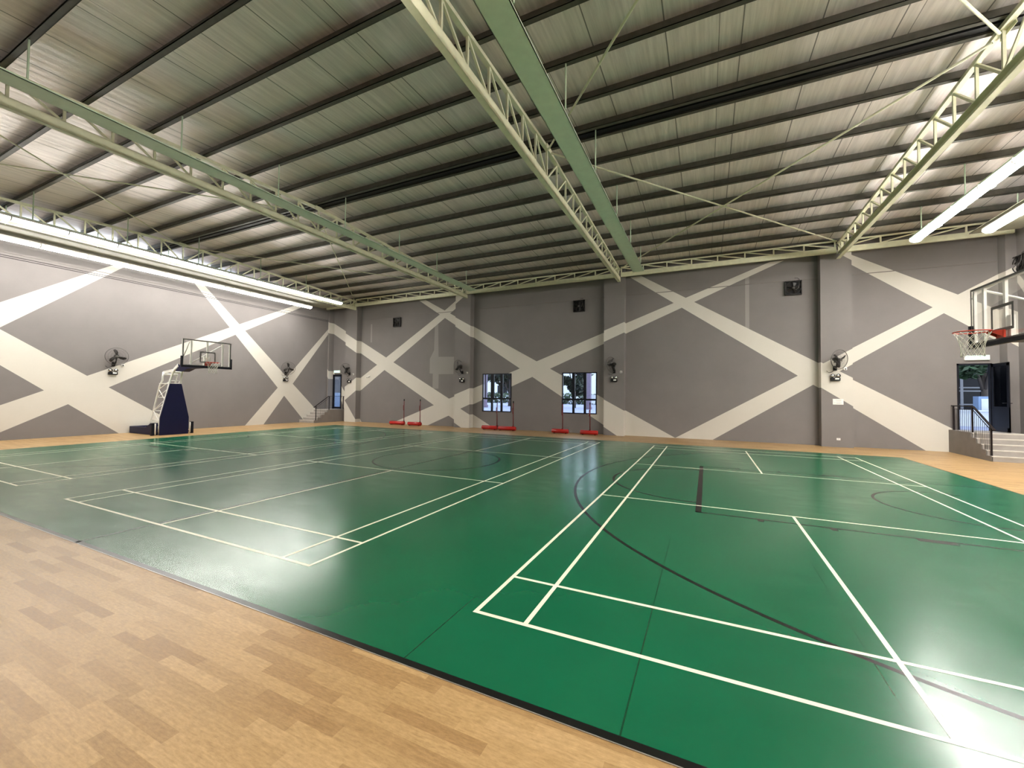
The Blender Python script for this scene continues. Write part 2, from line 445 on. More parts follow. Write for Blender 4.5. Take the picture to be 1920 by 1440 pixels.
def paint(bm, bands, ax, patches=(), holes=()):
    """cut the faces of bm along every band edge (u = X or Y, v = Z) and give the pieces their paint"""
    polys = list(bands.values())+list(patches)
    def cut(p, q):
        d = (q[0]-p[0], q[1]-p[1]); nrm = (-d[1], d[0])
        co = (p[0], 0, p[1]) if ax == 0 else (0, p[0], p[1])
        no = (nrm[0], 0, nrm[1]) if ax == 0 else (0, nrm[0], nrm[1])
        if abs(nrm[0])+abs(nrm[1]) < 1e-9: return
        # only faces near the segment
        fs = []
        lo = [min(p[i], q[i])-0.01 for i in (0, 1)]; hi = [max(p[i], q[i])+0.01 for i in (0, 1)]
        for f in bm.faces:
            us = [v.co[ax] for v in f.verts]; vs = [v.co.z for v in f.verts]
            if max(us) > lo[0] and min(us) < hi[0] and max(vs) > lo[1] and min(vs) < hi[1]: fs.append(f)
        g = list(fs)+list({e for f in fs for e in f.edges})+list({v for f in fs for v in f.verts})
        if fs: bmesh.ops.bisect_plane(bm, geom=g, plane_co=co, plane_no=no, dist=1e-5)
    for poly in polys:
        for i in range(len(poly)): cut(poly[i], poly[(i+1) % len(poly)])
    for (u0, u1, v0, v1) in holes:
        for u in (u0, u1): cut((u, v0), (u, v1))
        for v in (v0, v1): cut((u0, v), (u1, v))
    kill = []
    for f in bm.faces:
        c = f.calc_center_median(); p = (c[ax], c.z)
        f.material_index = 1 if any(inpoly(p, b) for b in bands.values()) else (2 if any(inpoly(p, b) for b in patches) else 0)
        if any(u0 < p[0] < u1 and v0 < p[1] < v1 for (u0, u1, v0, v1) in holes): kill.append(f)
    if kill: bmesh.ops.delete(bm, geom=kill, context='FACES')
PM = [M['grey'], M['white'], M['patch']]
HT = 8.12
W1 = (-9.57, -7.76, 0.93, 3.05); W2 = (-4.88, -3.08, 0.96, 3.05)
D1 = (-21.38, -20.53, 0.80, 3.15); D2 = (9.93, 10.83, 0.80, 3.17)
def wall(name, pts, bands, ax, holes=(), patches=(), label='', thick=0.2):
    bm = BM(); f = bm.faces.new([bm.verts.new(p) for p in pts])
    paint(bm, bands, ax, patches, holes)
    o = obj(name, bm, PM, fixn=False)
    s = o.modifiers.new('thickness', 'SOLIDIFY'); s.thickness = thick; s.offset = -1
    return tag(o, label, 'wall', kind='structure')
wb = wall('wall_back', [(XL,YB,0),(XR,YB,0),(XR,YB,HT),(XL,YB,HT)], BACK, 0, (W1, W2, D1, D2), PATCH,
     'grey far wall painted with crossing off-white bands')
wl_ = wall('wall_left', [(XL,YF,0),(XL,YB,0),(XL,YB,HT),(XL,YF,HT)], SIDE, 1, (), (), 'grey left wall painted with large off-white crosses')
wr_ = wall('wall_right', [(XR,YB,0),(XR,YF,0),(XR,YF,HT),(XR,YB,HT)], SIDE, 1, (), (), 'grey right wall beside the open door')
wf_ = wall('wall_front', [(XR,YF,0),(XL,YF,0),(XL,YF,HT),(XR,YF,HT)], {}, 0, (), (), 'grey wall behind the viewer')
for (x0, x1) in ((-19.8,-18.8),(-11.18,-10.17),(-2.65,-1.69),(5.88,6.87),(XL,-21.35),(11.03,XR)):
    bm = BM()
    v = [bm.verts.new(p) for p in ((x0,YB,0),(x0,YP,0),(x1,YP,0),(x1,YB,0),(x0,YB,8.0),(x0,YP,8.0),(x1,YP,8.0),(x1,YB,8.0))]
    for q in ((0,1,5,4),(1,2,6,5),(2,3,7,6),(4,5,6,7)): bm.faces.new([v[i] for i in q])
    paint(bm, BACK, 0)
    p = obj('pilaster', bm, PM, wb, fixn=False)
# ring-beam lip and the two cables along the left wall
bm = BM(); xs = [XL, -19.8, -18.8, -11.18, -10.17, -2.65, -1.69, 5.88, 6.87, XR]
for i in range(0, len(xs), 2): box(bm, xs[i], xs[i+1], YB-0.02, YB, 6.72, 6.745)
tag(obj('trim_1', bm, M['sidegrey']), 'thin ledge line high on the far wall', 'trim', kind='structure')
bm = BM(); box(bm, XL, XL+0.02, YF, YP, 6.90, 6.925)
tag(obj('trim_2', bm, M['sidegrey']), 'thin ledge line high on the left wall', 'trim', kind='structure')
bm = BM(); box(bm, XR-0.02, XR, YF, YP, 6.72, 6.745)
tag(obj('trim_3', bm, M['sidegrey']), 'thin ledge line high on the right wall', 'trim', kind='structure')
for z, lb in ((6.80, 'upper of the two thin dark cables along the left wall'), (6.73, 'lower of the two thin dark cables along the left wall')):
    bm = BM(); tube(bm, [(XL+0.012, YF+0.3, z), (XL+0.012, 6, z-0.004), (XL+0.012, YP, z)], 0.011, 6)
    tag(obj('wall_cable', bm, M['cable']), lb, 'cable', 'cables high on the left wall')

# ceiling sheet
bm = BM()
ys = [YF-0.2, RIDGE, YB+0.2]
vs = [[bm.verts.new((x, y, zroof(y))) for x in (XL-0.2, XR+0.2)] for y in ys]
for a, b in zip(vs, vs[1:]): bm.faces.new((a[0], b[0], b[1], a[1]))
for f in bm.faces:
    if f.normal.z > 0: f.normal_flip()
o = obj('ceiling', bm, M['foil'], fixn=False)
s = o.modifiers.new('thickness', 'SOLIDIFY'); s.thickness = 0.08; s.offset = 1
bm2 = o.data
tag(o, 'silver foil-faced roof sheets above the purlins', 'ceiling', kind='structure')

# ------------------------------------------------------------------ purlins
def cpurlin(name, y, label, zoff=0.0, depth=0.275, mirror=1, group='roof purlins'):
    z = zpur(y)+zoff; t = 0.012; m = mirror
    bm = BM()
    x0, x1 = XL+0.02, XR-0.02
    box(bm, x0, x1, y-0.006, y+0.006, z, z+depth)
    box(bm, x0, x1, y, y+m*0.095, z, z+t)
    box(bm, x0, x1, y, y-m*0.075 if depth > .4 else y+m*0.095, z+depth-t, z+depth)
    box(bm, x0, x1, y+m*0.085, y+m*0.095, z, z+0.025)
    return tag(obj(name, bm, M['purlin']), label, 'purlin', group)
ORD = ['first','second','third','fourth','fifth','sixth','seventh','eighth']
PUR = []
for kx in range(1, 9):
    y = RIDGE-0.06-1.165*kx
    if y > YF+0.2:
        PUR.append(y); cpurlin('roof_purlin', y, ORD[kx-1]+' dark roof purlin from the ridge on the near slope', mirror=-1)
for kx in range(1, 9):
    y = RIDGE+0.06+1.225*kx
    if y < YB-0.1:
        PUR.append(y); cpurlin('roof_purlin', y, ORD[kx-1]+' roof purlin from the ridge on the far slope', mirror=-1)
PUR += [RIDGE-0.12]
cpurlin('roof_purlin', RIDGE-0.16, 'near one of the twin ridge purlins', mirror=-1)
cpurlin('roof_purlin', RIDGE+0.20, 'far one of the twin ridge purlins', mirror=-1)
PUR.sort()
bm = BM(); box(bm, XL+0.02, XR-0.02, RIDGE-0.05, RIDGE+0.10, zpur(RIDGE)+0.02, zpur(RIDGE)+0.22)
tag(obj('ridge_cover', bm, M['black']), 'black strip running along the roof ridge', 'roof ridge')

# ------------------------------------------------------------------ main trusses
ZB0, ZB1 = 7.29, 7.50
def make_truss():
    t = thing('roof_truss', '', 'truss', (0, 0, 0), 0, 'main roof trusses')
    y0, y1 = YF+0.1, 16.5
    bm = BM()      # bottom chord, a channel: web on the +X side with flanges
    box(bm, 0.05, 0.065, y0, y1, ZB0, ZB1); box(bm, -0.06, 0.065, y0, y1, ZB0, ZB0+0.014); box(bm, -0.06, 0.065, y0, y1, ZB1-0.014, ZB1)
    obj('bottom_chord', bm, M['steel'], t)
    bm = BM()
    zt = lambda y: zpur(y)-0.04
    for a, b in ((y0, RIDGE), (RIDGE, y1)):
        bar(bm, (0, a, zt(a)), (0, b, zt(b)), 0.10, 0.078)
    obj('top_chord', bm, M['steel'], t)
    nodes = [RIDGE+0.02+0.78*i for i in range(-12, 13)]
    nodes = [y0+0.05]+[y for y in nodes if y0+0.3 < y < y1-0.3]+[y1-0.08]
    for y in nodes:
        bm = BM(); box(bm, -0.02, 0.025, y-0.022, y+0.022, ZB1-0.01, zt(y)); obj('web_post', bm, M['steel'], t)
    for a, b in zip(nodes, nodes[1:]):
        bm = BM()
        if (a+b)/2 < RIDGE: bar(bm, (0, a+0.02, zt(a)-0.04), (0, b-0.02, ZB1), 0.04, 0.045)
        else: bar(bm, (0, a+0.02, ZB1), (0, b-0.02, zt(b)-0.04), 0.04, 0.045)
        obj('web_diagonal', bm, M['steel'], t)
    bm = BM(); prism(bm, [(0.06, RIDGE-0.2, zt(RIDGE)-0.10), (0.06, RIDGE+0.25, zt(RIDGE)-0.10), (0.06, RIDGE+0.2, zt(RIDGE)+0.05), (0.06, RIDGE-0.15, zt(RIDGE)+0.05)], (0.012, 0, 0))
    obj('gusset_plate', bm, M['steel'], t)
    return t
t0 = make_truss()
TL = ['pale green roof truss over the left row of lit lamps, nearest the left wall', 'pale green roof truss left of centre, above the left of the two windows',
      'pale green lattice truss running from top centre to the pillar right of the windows', 'pale green roof truss at upper right beside the lit lamps']
for i, x in enumerate(TR):
    if i == 0: t0.location = (x, 0, 0); t0['label'] = TL[0]
    else: dup(t0, (x, 0, 0), 0, TL[i])

# eave trusses along the far wall, between main trusses
def eave(x0, x1, kind, label):
    t = thing('eave_truss', label, 'truss', ((x0+x1)/2, 16.42, 0), 0, 'eave trusses along the far wall')
    h = (x1-x0)/2; zb, zt = 7.50, 7.98
    bm = BM(); box(bm, -h, h, -0.05, 0.05, zb, zb+0.2); obj('bottom_chord', bm, M['steel'], t)
    bm = BM(); box(bm, -h, h, -0.03, 0.03, zt-0.05, zt); obj('top_chord', bm, M['steel'], t)
    n = max(2, round((x1-x0)/1.06)); xs = [-h+(2*h)*i/n for i in range(n+1)]
    for x in xs:
        x = min(max(x, -h+0.03), h-0.03)
        bm = BM(); box(bm, x-0.025, x+0.025, -0.02, 0.02, zb+0.19, zt-0.04); obj('web_post', bm, M['steel'], t)
    for a, b in zip(xs, xs[1:]):
        bm = BM()
        if kind == '\\': bar(bm, (a, 0, zt-0.04), (b, 0, zb+0.2), 0.035, 0.04)
        else: bar(bm, (a, 0, zb+0.2), (b, 0, zt-0.04), 0.035, 0.04)
        obj('web_diagonal', bm, M['steel'], t)
EL = ['short eave truss at the far left corner', 'eave truss along the far wall above the left round exhaust fan', 'eave truss along the far wall above the two windows',
      'eave truss along the far wall right of the central pillar', 'eave truss at the right end above the open door']
ex = [XL+0.05]+TR+[XR-0.05]
for i in range(5): eave(ex[i]+(0.09 if i else 0), ex[i+1]-0.09, ['/', '\\', '/', '\\', '/'][i], EL[i])

# bracing rods
def rod(a, b, r, label, name='brace_rod', group='roof bracing rods'):
    bm = BM(); tube(bm, [a, b], r, 8); tag(obj(name, bm, M['steel']), label, 'brace', group)
zr, ze, zn = 8.18, 7.92, 7.86
for (i, j, nm) in ((0, 1, 'left'), (2, 3, 'right')):
    a, b = TR[i]+0.1, TR[j]-0.1
    rad = 0.024 if i == 2 else 0.018
    rod((a, RIDGE+0.1, zr), (b, 16.3, ze), rad, nm+' bay brace rod from ridge of the left truss down to the far wall')
    rod((b, RIDGE+0.1, zr-0.06), (a, 16.3, ze-0.06), rad, nm+' bay brace rod from ridge of the right truss down to the far wall')
    rod((a, RIDGE-0.1, zr), (b, -3.3, zn), rad, nm+' bay brace rod from ridge of the left truss toward the viewer')
    rod((b, RIDGE-0.1, zr-0.06), (a, -3.3, zn-0.06), rad, nm+' bay brace rod from ridge of the right truss toward the viewer')

# ------------------------------------------------------------------ light trunking and lamps
def trunking(xc, label, zb=7.28, w=0.46, ym=15.15, hx=0.0, mat='trunk'):
    t = thing('cable_trunking', label, 'trunking', (xc, 0, 0), 0, 'long light trunkings')
    bm = BM(); h = w/2
    box(bm, -h, h, YF+0.25, ym, zb, zb+0.012); box(bm, -h, -h+0.012, YF+0.25, ym, zb, zb+0.035); box(bm, h-0.012, h, YF+0.25, ym, zb, zb+0.035)
    obj('tray', bm, M[mat], t)
    k = 0
    for y in [RIDGE-0.12] + [RIDGE-0.12-2.33*i for i in (1, 2, 3, 4)] + [RIDGE+0.06+2.45*i for i in (1, 2, 3)]:
        if not YF+0.4 < y < ym: continue
        bm = BM(); tube(bm, [(hx, y, zb+0.05), (hx, y, zpur(y)+0.01)], 0.016, 8)
        obj('hanger_rod', bm, M['trunk'], t)
    return t
trunking(-9.17, 'unlit pale green trunking hanging right of the left-centre truss', hx=0.235)
trunking(-0.84, 'wide pale green trunking beam at top centre right of the lattice truss', hx=0.235)
trunking(-17.35, 'pale green trunking carrying the inner left row of lamps', 7.16, 0.26, 14.05)
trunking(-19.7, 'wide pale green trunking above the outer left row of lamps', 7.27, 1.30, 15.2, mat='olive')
trunking(8.0, 'pale green trunking carrying the inner right row of lamps', 7.16, 0.26, 14.55)
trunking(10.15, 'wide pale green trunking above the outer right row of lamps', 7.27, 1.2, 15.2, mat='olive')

def make_lamp(mat, wrap, slim=False):
    t = thing('lamp_fitting', '', 'lamp', (0, 0, 0), 0, '')
    L = 1.235; r = 0.12; n = 16
    bm = BM()
    if wrap: box(bm, -0.045, 0.045, -L/2, L/2, 0.19, 0.235)
    else: box(bm, -0.10 if slim else -0.16, 0.10 if slim else 0.16, -L/2, L/2, 0.10, 0.158)
    obj('housing', bm, M['whitemetal'], t)
    bm = BM(); a0 = radians(52) if wrap else 0.0
    zc = 0.105 if wrap else 0.10
    prof = [(r*cos(a0-(pi+2*a0)*i/n), r*sin(a0-(pi+2*a0)*i/n)*(1.0 if wrap else 0.85)+zc) for i in range(n+1)]
    A = [bm.verts.new((x, -L/2+0.012, z)) for x, z in prof]; B = [bm.verts.new((x, L/2-0.012, z)) for x, z in prof]
    for i in range(n): bm.faces.new((A[i], A[i+1], B[i+1], B[i]))
    bm.faces.new(A); bm.faces.new(B[::-1]); bm.faces.new((A[0], B[0], B[n], A[n]))
    obj('diffuser', bm, mat, t)
    for s in (-1, 1):
        bm = BM(); w = 0.105
        P = [(w*1.2*cos(2*pi*k/16), (w*1.2)*sin(2*pi*k/16)+zc) for k in range(16)] if wrap else [(-0.16,0.155),(-0.16,0.06),(-0.08,0.0),(0.08,0.0),(0.16,0.06),(0.16,0.155)]
        prism(bm, [(x, s*(L/2-0.012), z) for x, z in P], (0, s*0.016, 0)); obj('end_cap', bm, M['whitemetal'], t)
    return t
used = {}
for x, yend, nm, g, ymin, mk in ((-17.35, 13.95, 'inner left', 'lamps in the inner left row', YF+0.9, 'lamp'), (-20.0, 14.05, 'outer left', 'lamps in the outer left row', YF+0.9, 'lamp_outer'),
                       (8.0, 14.5, 'inner right', 'lamps in the inner right row', YF+0.9, 'lamp_right'), (9.66, 14.4, 'outer right', 'lamps in the outer right row', YF+0.9, 'lamp_right_outer'),
                       (-0.84, 1.0, 'added near centre', 'added out-of-view lamps under the near end of the wide centre trunking', YF+0.9, 'lamp_near_fill')):  # this last row is added out of view to light the near floor
    for kx in range(13):
        y = yend-0.62-1.25*kx
        if y < ymin: continue
        lab = 'lit linear lamp, number %d from the far end of the %s row' % (kx+1, nm)
        if kx == 0: lab = 'lit linear lamp at the far end of the %s row' % nm
        else: lab = '%s lit linear lamp from the far end of the %s row' % ((ORD+['ninth','tenth','eleventh','twelfth','thirteenth'])[kx], nm)
        if mk not in used: used[mk] = make_lamp(M[mk], False, mk == 'lamp_right'); used[mk].location = (x, y, 7.0); used[mk]['label'] = lab; used[mk]['group'] = g
        else: dup(used[mk], (x, y, 7.0), 0, lab, g)

# ------------------------------------------------------------------ windows
def window(name, W, label, subs):
    x0, x1, z0, z1 = W
    t = thing(name, label, 'window', ((x0+x1)/2, YB+0.03, z0), 0, None, 'structure')
    hw = (x1-x0)/2; H = z1-z0; f = 0.05; d = 0.04
    bm = BM()
    box(bm, -hw, -hw+f, -d, d, 0, H); box(bm, hw-f, hw, -d, d, 0, H); box(bm, -hw, hw, -d, d, 0, f); box(bm, -hw, hw, -d, d, H-f, H)
    obj('frame', bm, M['darkframe'], t)
    zt = H*0.345
    bm = BM(); box(bm, -hw+f, hw-f, -d, d, zt-0.045, zt+0.045); obj('transom', bm, M['darkframe'], t)
    for x in (-hw+2*hw*0.335, -hw+2*hw*0.665):
        bm = BM(); box(bm, x-0.055, x+0.055, -d, d, f, zt-0.045); box(bm, x-0.075, x+0.075, -d, d, zt+0.045, H-f); obj('mullion', bm, M['darkframe'], t)
    if subs:
        bm = BM(); box(bm, -hw+0.16, -hw+0.205, -d+0.01, d, zt+0.045, H-f); box(bm, -hw+0.70, -hw+0.735, -d+0.01, d, zt+0.045, H-f); obj('open_sash_edge', bm, M['darkframe'], t)
    bm = BM(); box(bm, -hw+0.03, hw-0.03, 0.0, 0.008, 0.03, H-0.03); obj('pane', bm, M['glass'], t)
window('window_1', W1, 'left black-framed window in the far wall with red post before it', True)
window('window_2', W2, 'right black-framed window in the far wall next to the pillar', False)

# ------------------------------------------------------------------ doors
def doorframe(t, hw, H, d=0.06, f=0.055):
    bm = BM(); box(bm, -hw, -hw+f, -d, d, 0, H); box(bm, hw-f, hw, -d, d, 0, H); box(bm, -hw, hw, -d, d, H-f, H)
    obj('door_frame', bm, M['darkframe'], t)
x0, x1, z0, z1 = D1
t = thing('door_1', 'narrow black glazed door at the top of the left steps', 'door', ((x0+x1)/2, YB+0.05, z0), 0, None, 'structure')
hw = (x1-x0)/2; H = z1-z0; doorframe(t, hw, H)
bm = BM(); a = hw-0.055
box(bm, -a, -a+0.08, -0.03, 0.03, 0.01, H-0.06); box(bm, a-0.08, a, -0.03, 0.03, 0.01, H-0.06); box(bm, -a, a, -0.03, 0.03, 0.01, 0.14); box(bm, -a, a, -0.03, 0.03, H-0.15, H-0.06)
lf = obj('door_leaf', bm, M['darkframe'], t)
bm = BM(); box(bm, -a+0.07, a-0.07, -0.004, 0.004, 0.13, H-0.14); obj('door_pane', bm, M['glass'], lf)
bm = BM(); tube(bm, [(a-0.06, -0.03, 1.02), (a-0.06, -0.07, 1.02), (a-0.19, -0.07, 1.02)], 0.010, 8); obj('door_handle', bm, M['alu'], lf)
x0, x1, z0, z1 = D2
t = thing('door_2', 'black door standing open at the top of the right steps', 'door', ((x0+x1)/2, YB+0.05, z0), 0, None, 'structure')
hw = (x1-x0)/2; H = z1-z0; doorframe(t, hw, H)
# leaf hinged at the right jamb, swung into the hall
bm = BM(); Lw = 0.88; lx = hw-0.02
box(bm, lx-0.02, lx+0.02, -0.10-Lw, -0.10, 0.02, 0.16)
box(bm, lx-0.02, lx+0.02, -0.10-Lw, -0.10, H-0.14, H-0.03)
box(bm, lx-0.02, lx+0.02, -0.10-Lw, -0.10-Lw+0.09, 0.02, H-0.03); box(bm, lx-0.02, lx+0.02, -0.19, -0.10, 0.02, H-0.03)
box(bm, lx-0.018, lx+0.018, -0.10-Lw, -0.10, 0.16, 0.86)
lf = obj('door_leaf', bm, M['darkframe'], t)
bm = BM(); box(bm, lx-0.004, lx+0.004, -0.10-Lw+0.08, -0.18, 0.86, H-0.13); obj('door_pane', bm, M['tinted'], lf)
bm = BM(); tube(bm, [(lx-0.03, -0.10-Lw+0.05, 0.98), (lx-0.08, -0.10-Lw+0.05, 0.98), (lx-0.08, -0.10-Lw+0.18, 0.98)], 0.011, 8)
tube(bm, [(lx+0.03, -0.10-Lw+0.05, 0.98), (lx+0.08, -0.10-Lw+0.05, 0.98), (lx+0.08, -0.10-Lw+0.18, 0.98)], 0.011, 8); obj('door_handle', bm, M['black'], lf)
# exit signs
for xc, zc, wd, lb in ((-20.93, 3.33, 0.56, 'small green-white exit sign box above the left door'), (10.44, 3.37, 0.64, 'long green-white exit sign box above the open right door')):
    t = thing('exit_sign', lb, 'sign', (xc, YB-0.04, zc), 0, 'lit exit signs')
    bm = BM(); box(bm, -wd/2, wd/2, -0.02, 0.04, -0.085, 0.085); obj('housing', bm, M['whitemetal'], t)
    bm = BM(); box(bm, -wd/2+0.012, wd/2-0.012, -0.026, -0.02, -0.065, 0.075); obj('lit_panel', bm, M['exit'], t)

# ------------------------------------------------------------------ steps and handrails
def steps(x0, x1, side, label):
    t = thing('entrance_steps', label, 'steps', ((x0+x1)/2, 15.8, 0), 0, 'concrete door steps')
    hw = (x1-x0)/2; ys = [14.57, 14.83, 15.08, 15.34, 15.60]
    for i, y in enumerate(ys):
        bm = BM(); z = 0.16*(i+1)
        box(bm, -hw+(0.02 if side > 0 else 0), hw-(0 if side > 0 else 0.02), y-15.8, (ys[i+1] if i < 4 else YB)-15.8, 0, z-0.0)
        tr = obj('step' if i < 4 else 'landing', bm, M['concrete'], t)
        bm = BM(); box(bm, -hw, hw, y-15.8-0.006, y-15.8+0.035, z-0.022, z+0.004); obj('nosing', bm, M['nosing'], tr)
    bm = BM()
    poly = [(14.57, 0)]
    for i, y in enumerate(ys): poly += [(y, 0.16*i), (y, 0.16*(i+1))]
    poly += [(YB-0.002, 0.80), (YB-0.002, 0)]
    cl = []
    for p in poly:
        if not cl or cl[-1] != p: cl.append(p)
    xx = -hw-0.012 if side > 0 else hw
    prism(bm, [(xx, p[0]-15.8, p[1]) for p in cl], (0.012, 0, 0))
    obj('side_face', bm, M['sidegrey'], t)
steps(9.70, 11.03, 1, 'concrete steps up to the open right door')
steps(XL+0.005, -20.12, -1, 'concrete steps up to the narrow left door')
def handrail(x, label):
    t = thing('handrail', label, 'railing', (x, 15.7, 0), 0, 'stair handrails')
    Y = lambda y: y-15.7
    bm = BM()
    bar(bm, (0, Y(16.95), 1.66), (0, Y(15.66), 1.66), 0.055, 0.03); bar(bm, (0, Y(15.67), 1.66), (0, Y(14.58), 0.96), 0.055, 0.03)
    obj('top_rail', bm, M['rail'], t)
    bm = BM(); bar(bm, (0, Y(16.9), 1.56), (0, Y(15.72), 1.56), 0.02, 0.012); bar(bm, (0, Y(15.7), 1.56), (0, Y(14.74), 0.945), 0.02, 0.012)
    obj('upper_rail_flat', bm, M['rail'], t)
    for y, zb, zt in ((16.86, 0.80, 1.65), (15.72, 0.80, 1.66), (14.74, 0.16, 1.05)):
        bm = BM(); box(bm, -0.02, 0.02, Y(y)-0.02, Y(y)+0.02, zb, zt); obj('post', bm, M['rail'], t)
    for i in range(9):
        y = 15.84+0.115*i
        bm = BM(); tube(bm, [(0, Y(y), 0.80), (0, Y(y), 1.56)], 0.006, 6); obj('baluster', bm, M['rail'], t)
    for i in range(8):
        y = 14.85+0.105*i; z = 0.945+(y-14.74)*0.64
        st = 0.16*(1+sum(1 for s in (14.83, 15.08, 15.34, 15.60) if y >= s))
        bm = BM(); tube(bm, [(0, Y(y), st), (0, Y(y), z)], 0.006, 6); obj('baluster', bm, M['rail'], t)
handrail(9.77, 'dark handrail on the steps to the open right door')
handrail(-20.17, 'dark handrail on the steps to the narrow left door')

# ------------------------------------------------------------------ basketball hoop
def make_hoop():
    t = thing('basketball_hoop', '', 'basketball hoop', (0, 0, 0), 0, 'portable basketball hoops')
    bm = BM()          # base box with two padded cheeks, concave top edge
    box(bm, -2.25, -0.22, -0.50, 0.50, 0.03, 0.24)
    obj('base', bm, M['whitemetal'], t, 0.01)
    for s in (-1, 1):
        P = [(-2.38,0.0),(-2.38,0.30),(-1.10,0.31),(-0.95,0.33),(-0.80,0.41),(-0.62,0.50),(-0.22,0.52),(-0.22,0.0)]
        bm = BM(); prism(bm, [(x, s*0.50 if s > 0 else -0.60, z) for x, z in P], (0, 0.10, 0)); obj('side_pad', bm, M['navy'], t, 0.012)
    bm = BM(); box(bm, -2.38, -2.28, -0.5, 0.5, 0.0, 0.30); obj('rear_pad', bm, M['navy'], t, 0.01)
    bm = BM()          # tall front pad, coffin shaped
    P = [(-0.53,0.0),(0.53,0.0),(0.53,0.74),(0.215,2.20),(-0.215,2.20),(-0.53,0.74)]
    prism(bm, [(0, y, z) for y, z in P], (-0.07, 0, 0)); obj('front_pad', bm, M['navy'], t, 0.008)
    for s in (-1, 1):
        bm = BM(); box(bm, -0.20, -0.10, s*0.73-0.045, s*0.73+0.045, 0.0, 0.52); box(bm, -0.18, -0.14, min(s*0.52, s*0.72), max(s*0.52, s*0.72), 0.09, 0.13)
        o = obj('corner_pad', bm, M['blackpad'], t)
        bm = BM(); tube(bm, [(-0.12, s*0.64, 0.03), (-0.12, s*0.64, 0.5)], 0.028, 8); obj('corner_post', bm, M['whitemetal'], t)
    # front legs, hugging the pad
    for s in (-1, 1):
        bm = BM()
        tube(bm, [(-0.12, s*0.50, 0.1), (-0.11, s*0.50, 0.74), (-0.09, s*0.235, 2.05), (-0.05, s*0.20, 2.35), (0.06, s*0.17, 2.62), (0.20, s*0.16, 2.80), (0.38, s*0.15, 2.90)], 0.038, 10)
        obj('front_leg', bm, M['whitemetal'], t)
        bm = BM()
        tube(bm, [(-1.25, s*0.33, 0.24), (-1.22, s*0.33, 0.5), (-0.72, s*0.27, 2.1), (-0.55, s*0.25, 2.35), (-0.50, s*0.25, 2.70)], 0.035, 10)
        obj('rear_leg', bm, M['whitemetal'], t)
    bm = BM()          # lattice
    def rl(z): return -1.22+(z-0.5)*0.3125
    def fl(z): return -0.11 if z < 0.74 else -0.10
    for s in (-1, 1):
        yy = lambda z: s*(0.33-(z-0.5)*0.04)
        zs = [0.55, 1.0, 1.5, 1.95, 2.3]
        for i, (a, b) in enumerate(zip(zs, zs[1:])):
            A = (rl(a), yy(a), a); B = (fl(b), s*(0.50 if b < .74 else 0.5-(b-0.74)*0.2), b)
            A2 = (fl(a), s*(0.50 if a < .74 else 0.5-(a-0.74)*0.2), a); B2 = (rl(b), yy(b), b)
            tube(bm, [A, B] if i % 2 else [A2, B2], 0.018, 6)
        tube(bm, [(rl(0.62), yy(0.62), 0.62), (-0.11, s*0.5, 0.62)], 0.02, 6)
        tube(bm, [(rl(2.2), yy(2.2), 2.2), (-0.10, s*0.21, 2.2)], 0.02, 6)
    for z in (1.0, 1.6, 2.2): tube(bm, [(rl(z), -0.3, z), (rl(z), 0.3, z)], 0.018, 6)
    tube(bm, [(rl(1.0), -0.3, 1.0), (rl(1.6), 0.28, 1.6)], 0.015, 6); tube(bm, [(rl(1.6), -0.28, 1.6), (rl(2.2), 0.26, 2.2)], 0.015, 6)
    tube(bm, [(-0.07, -0.21, 2.33), (-0.07, 0.21, 2.33)], 0.016, 6); tube(bm, [(-0.07, 0, 2.2), (-0.07, 0, 2.33)], 0.014, 6)
    obj('lattice', bm, M['whitemetal'], t)
    bm = BM()          # upper links and pivot
    for s in (-1, 1):
        bar(bm, (-0.54, s*0.22, 2.68), (0.10, s*0.17, 2.77), 0.05, 0.11)
        bar(bm, (0.05, s*0.15, 2.72), (0.42, s*0.14, 2.98), 0.05, 0.14)
    tube(bm, [(0.0, -0.2, 2.70), (0.0, 0.2, 2.70)], 0.05, 10); tube(bm, [(-0.48, -0.26, 2.60), (-0.48, 0.26, 2.60)], 0.045, 10)
    obj('upper_link', bm, M['whitemetal'], t)
    bm = BM(); prism(bm, [(0.25, -0.15, 2.73), (0.72, -0.15, 2.71), (1.15, -0.15, 2.83), (2.22, -0.15, 2.86), (2.22, -0.15, 2.94), (1.1, -0.15, 3.0), (0.25, -0.15, 3.04)], (0, 0.30, 0))
    obj('arm_pad', bm, M['navy'], t, 0.012)
    bm = BM()          # stays up to the top of the board
    for s in (-1, 1):
        tube(bm, [(0.5, s*0.13, 3.0), (2.22, s*0.62, 3.86)], 0.02, 8)
    box(bm, 2.20, 2.26, -0.12, 0.12, 2.86, 3.30)
    obj('board_stay', bm, M['whitemetal'], t)
    # backboard
    bx = 2.30; zb, zt = 2.90, 3.95
    bm = BM(); box(bm, bx-0.008, bx+0.008, -0.88, 0.88, zb+0.02, zt-0.02); bb = obj('backboard', bm, M['board'], t); bb['label'] = 'clear backboard panel'
    bm = BM()
    for a in ((-0.9,-0.85,zb,zt),(0.85,0.9,zb,zt)): box(bm, bx-0.06, bx-0.020, a[0], a[1], a[2], a[3])
    box(bm, bx-0.06, bx-0.020, -0.85, 0.85, zt-0.04, zt); box(bm, bx-0.06, bx-0.020, -0.85, 0.85, zb, zb+0.04)
    for y in (-0.585, 0.0, 0.585): box(bm, bx-0.06, bx-0.020, y-0.028, y+0.028, zb+0.04, zt-0.04)
    obj('board_frame', bm, M['whitemetal'], bb)
    bm = BM(); e = 0.0012
